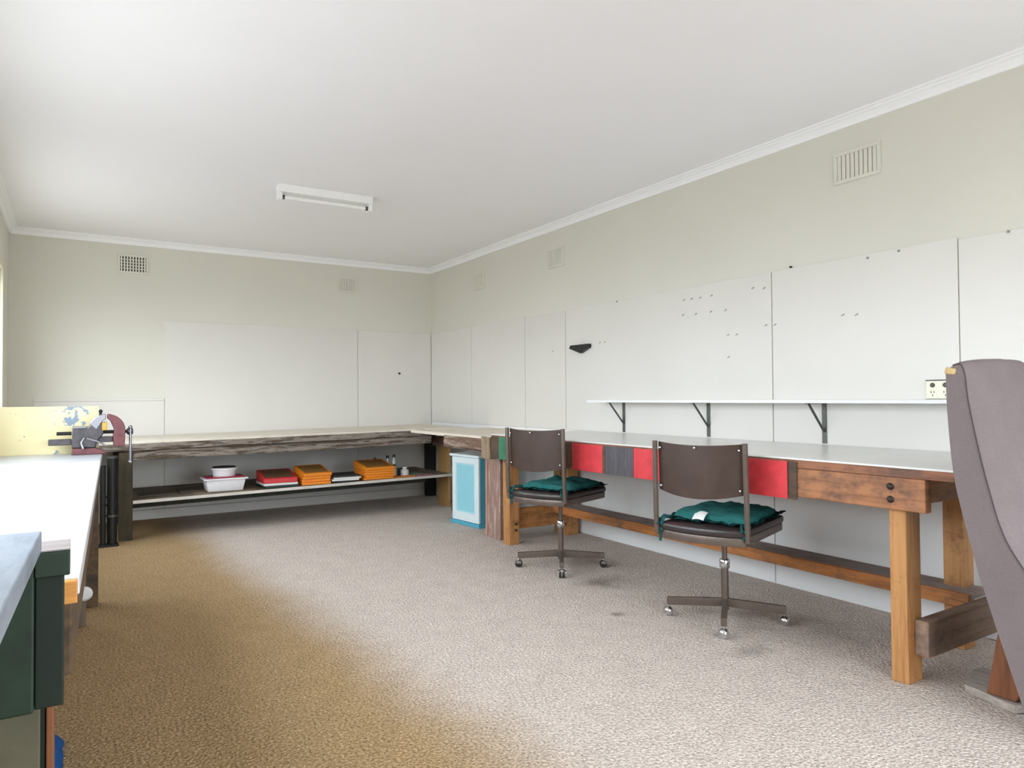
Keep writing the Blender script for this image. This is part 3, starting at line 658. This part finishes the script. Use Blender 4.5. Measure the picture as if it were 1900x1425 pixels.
# ------------------------------------------------------------------ high-backed armchair at the right edge
t = thing('armchair', (-.62, -6.25, 0), 'mauve grey high backed armchair at the right edge of the view', 'armchair')
rear = [(-5.938, 1.158), (-5.940, 1.029), (-5.955, .824), (-5.981, .685), (-6.027, .496), (-6.080, .316), (-6.147, .099)]
front = [(-6.46, .10), (-6.30, .32), (-6.163, .523), (-6.103, .632), (-6.062, .783), (-6.032, .923), (-6.007, 1.065), (-5.999, 1.150), (-5.985, 1.182), (-5.962, 1.180)]
X0, X1 = -.90, -.30
def smoothpts(P, n=4):
    out = []
    for i in range(len(P)-1):
        p0, p1, p2, p3 = P[max(i-1, 0)], P[i], P[i+1], P[min(i+2, len(P)-1)]
        for k in range(n):
            s = k/n
            out.append(tuple(.5*((2*p1[c])+(-p0[c]+p2[c])*s+(2*p0[c]-5*p1[c]+4*p2[c]-p3[c])*s*s+(-p0[c]+3*p1[c]-3*p2[c]+p3[c])*s**3) for c in (0, 1)))
    out.append(P[-1]); return out
rs, fs = smoothpts(rear), smoothpts(front)
loop = rs+fs
nx = 24; tb = bmesh.new(); rows = []
for i in range(nx+1):
    u = i/nx; e = 4*u*(1-u); x = X0+(X1-X0)*u
    row = []
    for k, (yy, zz) in enumerate(loop):
        isf = k >= len(rs)
        crown = (.040*e**.5 if isf and zz < 1.1 else .012*e**.5)
        fold = (.006*math.sin(u*26+zz*3)*e if isf else 0)
        topr = .022*e**.5*(1 if zz > 1.1 else 0) - (.020*max(0, (u-.55)/.45)**2 if zz > 1.1 else 0)
        row.append(tb.verts.new((x, yy-(crown+fold if isf else -.008*e), zz+topr)))
    rows.append(row)
for a, b in zip(rows, rows[1:]):
    for k in range(len(loop)): j = (k+1) % len(loop); tb.faces.new((a[k], a[j], b[j], b[k]))
tb.faces.new(rows[0]); tb.faces.new(rows[-1][::-1]); bmesh.ops.recalc_face_normals(tb, faces=tb.faces[:])
q = MB(); q._add(tb); bk = obj('back', q, M['mauve'], t, False, True)
obj('seam_piping', MB().tube([(X0-.001, y, z) for y, z in fs if z < 1.19], .0022, 8), M['mauve_seam'], bk, False, True)
obj('torn_foam', MB().box(X0-.006, X0+.05, -5.972, -5.936, 1.150, 1.172, .006).rough(.005, 2, 3, 30), M['foam'], bk, False, True).__setitem__('label', 'yellow foam showing at torn corner')
obj('seat', MB().box(X0+.01, X1-.01, -6.98, -6.34, .26, .42, .035, 3), M['mauve'], t, False, True)
obj('seat_frame', MB().box(X0+.04, X1-.04, -6.95, -6.30, .20, .259, .006), M['chair_wood'], t)
obj('leg', MB().prism([(-5.962, .032), (-6.052, .032), (-6.20, .34), (-6.02, .36)], -.715, -.665, 'x', .004), M['chair_wood'], t)
obj('leg', MB().prism([(-5.962, .002), (-6.052, .002), (-6.20, .34), (-6.02, .36)], -.385, -.335, 'x', .004), M['chair_wood'], t)
for x in (-.84, -.40): obj('leg', MB().prism([(-6.88, 0), (-6.94, 0), (-6.95, .20), (-6.86, .20)], x, x+.05, 'x', .004), M['chair_wood'], t)
o = obj('floor_board', MB().prism([(-.690, -5.880), (-.745, -6.060), (-.56, -6.15), (-.46, -5.84), (-.52, -5.83)], .002, .030, 'z', .003).rough(.003, 2, 9, 12), weathered('whitewashed_board', [(120, 112, 104), (184, 176, 168), (150, 140, 130), (214, 210, 204)], 'y'), None, origin=(-.6, -6.0, 0))
tag(o, 'short weathered grey board on the carpet under the armchair leg', 'board')

# ------------------------------------------------------------------ white bench under the side windows
t = thing('workbench', (-3.6, -4.3, 0), 'white painted workbench along the left window wall with grey strip', 'workbench')
obj('tabletop', MB().prism([(-3.885, -2.75), (-3.298, -2.75), (-3.424, -5.86), (-3.885, -5.86)], .772, .800, 'z', .002), M['bench_white'], t)
obj('zinc_strip', MB().prism([(-3.885, -2.835), (-3.303, -2.835), (-3.328, -3.43), (-3.885, -3.56)], .8003, .803, 'z'), M['zinc'], t)
obj('end_trim', MB().box(-3.88, -3.427, -5.876, -5.861, .762, .798, .002), M['cut_pine'], t)
obj('side_apron', MB().prism([(-3.345, -2.80), (-3.312, -2.80), (-3.434, -5.84), (-3.467, -5.84)], .640, .771, 'z', .003), M['dirty_brown'], t)
for x0, x1, y0, y1, mt in ((-3.392, -3.318, -2.90, -2.80, 'dirty_brown'), (-3.455, -3.378, -3.24, -3.20, 'grey_plank'), (-3.87, -3.79, -2.90, -2.80, 'dirty_brown'), (-3.58, -3.50, -5.70, -5.62, 'dirty_brown'), (-3.87, -3.79, -5.70, -5.62, 'dirty_brown')):
    obj('leg', MB().box(x0, x1, y0, y1, 0, .639 if mt == 'grey_plank' or x1 > -3.5 else .771, .004), M[mt], t)
obj('rail', MB().box(-3.86, -3.40, -2.87, -2.83, .12, .22, .003), M['dirty_brown'], t)
o = obj('knob', MB().lathe([(0, 0), (.015, 0), (.017, .012), (.031, .020), (.034, .038), (.024, .050), (0, .052)], n=16, mat=Matrix.Translation((-3.384, -3.2402, .165)) @ Matrix.Rotation(math.pi/2, 4, 'X')), M['tub'], t, False, True)
o['label'] = 'white round knob'
o = obj('splash_board', MB().box(-3.885, -3.316, -2.83, -2.800, .8005, 1.050, .003), M['yellow'], None, origin=(-3.6, -2.815, .80))
tag(o, 'pale yellow board with chipped paint standing across the white bench end', 'board')
# bench vise
vx, vy = -3.37, -2.925
t = thing('bench_vise', (vx, vy, .804), 'worn maroon steel bench vise clamped at the white bench corner', 'vise')
obj('base', MB().prism([(-3.442, .8035), (-3.285, .8035), (-3.300, .822), (-3.335, .836), (-3.432, .836)], vy-.055, vy+.055, 'y', .004), M['vise_red'], t)
obj('body', MB().prism([(-3.440, .836), (-3.335, .836), (-3.328, .868), (-3.300, .905), (-3.292, .965), (-3.345, .965), (-3.372, .940), (-3.436, .936)], vy-.045, vy+.045, 'y', .006), M['vise_steel'], t)
obj('anvil', MB().box(-3.440, -3.372, vy-.032, vy+.032, .936, .948, .003), M['vise_bright'], t)
obj('slide_bar', MB().box(-3.540, -3.440, vy-.022, vy+.022, .853, .884, .004), M['vise_steel'], t)
obj('jaw_guide', MB().box(-3.330, -3.257, vy-.02, vy+.02, .862, .892, .003), M['vise_steel'], t)
obj('lead_screw', MB().cyl((-3.505, vy, .912), (-3.44, vy, .912), .009, 10).cyl((-3.30, vy, .915), (-3.176, vy, .915), .009, 10), M['black_metal'], t, False, True)
def arc(cx, cz, r, a0, a1, n=8): return [(cx+r*math.cos(math.radians(a0+(a1-a0)*i/n)), cz+r*math.sin(math.radians(a0+(a1-a0)*i/n))) for i in range(n+1)]
obj('fixed_jaw', MB().prism(arc(-3.285, .925, .085, 155, 93)+[(-3.289, .985), (-3.306, .972), (-3.330, .93)], vy-.05, vy+.05, 'y', .003), M['vise_bright'], t)
obj('moving_jaw', MB().prism(arc(-3.285, .925, .085, 87, 0)+[(-3.203, .840), (-3.252, .838), (-3.256, .885), (-3.250, .93), (-3.268, .975), (-3.281, .985)], vy-.05, vy+.05, 'y', .004), M['vise_red'], t)
obj('jaw_insert', MB().box(-3.306, -3.284, vy-.047, vy+.047, .925, .966, .002), M['brass'], t)
obj('screw_head', MB().lathe([(0, 0), (.016, 0), (.018, .006), (.018, .022), (.014, .028), (0, .028)], n=14, mat=Matrix.Translation((-3.190, vy, .915)) @ Matrix.Rotation(math.pi/2, 4, 'Y')), M['vise_steel'], t, False, True)
obj('handle', MB().cyl((-3.175, vy-.012, .935), (-3.175, vy-.012, .752), .0065, 10).ball((-3.175, vy-.012, .752), .010).ball((-3.175, vy-.012, .938), .010), M['vise_bright'], t, False, True)
obj('locking_handle', MB().tube([(-3.385, vy-.06, .890), (-3.40, vy-.068, .865), (-3.39, vy-.066, .835)], .006, 8).tube([(-3.375, vy-.06, .888), (-3.33, vy-.066, .872), (-3.295, vy-.066, .850)], .005, 8), M['vise_bright'], t, False, True)
obj('swivel_bolt', MB().cyl((-3.312, vy, .99), (-3.312, vy, 1.022), .006, 8).ball((-3.312, vy, 1.024), .010), M['black_metal'], t)

# black pipe stand between the benches
t = thing('pipe_stand', (-3.185, -1.14, 0), 'black upright pipe with clamps beside the dark olive bench leg', 'pipe')
obj('pipe', MB().cyl((-3.185, -1.14, .012), (-3.185, -1.14, .665), .034, 16), M['black_metal'], t, False, True)
obj('pipe', MB().cyl((-3.245, -1.18, .012), (-3.245, -1.18, .60), .020, 12), M['black_metal'], t, False, True)
obj('foot', MB().box(-3.285, -3.142, -1.22, -1.09, .001, .014, .003), M['black_metal'], t)
for z, c in ((.655, 'bracket'), (.30, 'black_metal'), (.22, 'bracket'), (.36, 'black_metal')):
    obj('clamp', MB().lathe([(.0345, -.008), (.0395, -.008), (.0395, .008), (.0345, .008)], (-3.185, -1.14, z), 16), M[c], t, False, True)

# ------------------------------------------------------------------ dark green bench in the near left corner
t = thing('workbench', (-3.68, -6.6, 0), 'dark green painted workbench with worn grey top at the near left edge', 'workbench')
obj('tabletop', MB().prism([(-3.885, -6.005), (-3.470, -6.005), (-3.492, -6.62), (-3.885, -6.62)], .872, .900, 'z', .002), M['grey_worn'], t)
obj('end_board', MB().box(-3.880, -3.479, -5.985, -5.905, .643, .871, .003), M['dgreen'], t)
obj('jaw_block', MB().box(-3.4785, -3.4365, -5.988, -5.905, .831, .866, .002), M['dgreen'], t)
obj('jaw_cap', MB().box(-3.4785, -3.4365, -5.986, -5.905, .8665, .869, .0008), wood('grey_worn_cap', (150, 142, 142), (124, 112, 110), 'x', None, .3, .6), t)
obj('jaw_panel', MB().box(-3.4785, -3.444, -5.978, -5.905, .645, .8305, .002), M['dgreen2'], t)
obj('side_panel', MB().box(-3.880, -3.474, -5.90, -5.885, .02, .642, .002), M['olive'], t)
obj('leg', MB().box(-3.530, -3.4675, -5.880, -5.81, 0, .63, .003), M['dgreen2'], t)
obj('edge_plank', MB().box(-3.467, -3.457, -5.884, -5.81, 0, .63, .002), M['chair_wood'], t)
for y in (-6.58,): obj('leg', MB().box(-3.880, -3.800, y, y+.08, 0, .871, .003), M['dgreen'], t)
obj('leg', MB().box(-3.880, -3.800, -5.88, -5.81, 0, .63, .003), M['dgreen'], t)
# blue cloth on the floor
from mathutils import noise as _n
def cl(u, v):
    a, b = 2*u-1, 2*v-1; hh = max(0, 1-a*a)*max(0, 1-b*b)
    return (-3.545+a*.090+.01*_n.noise(Vector((a*3, b*3, 2))), -4.66+b*.14, .004+.105*hh**.6+.02*_n.noise(Vector((a*4, b*4, 1)))*hh)
o = obj('cloth_bundle', MB().grid(cl, 16, 16, .003), M['blue_cloth'], None, False, True, origin=(-3.545, -4.66, 0))
tag(o, 'crumpled blue cloth on the carpet behind the green bench', 'cloth')
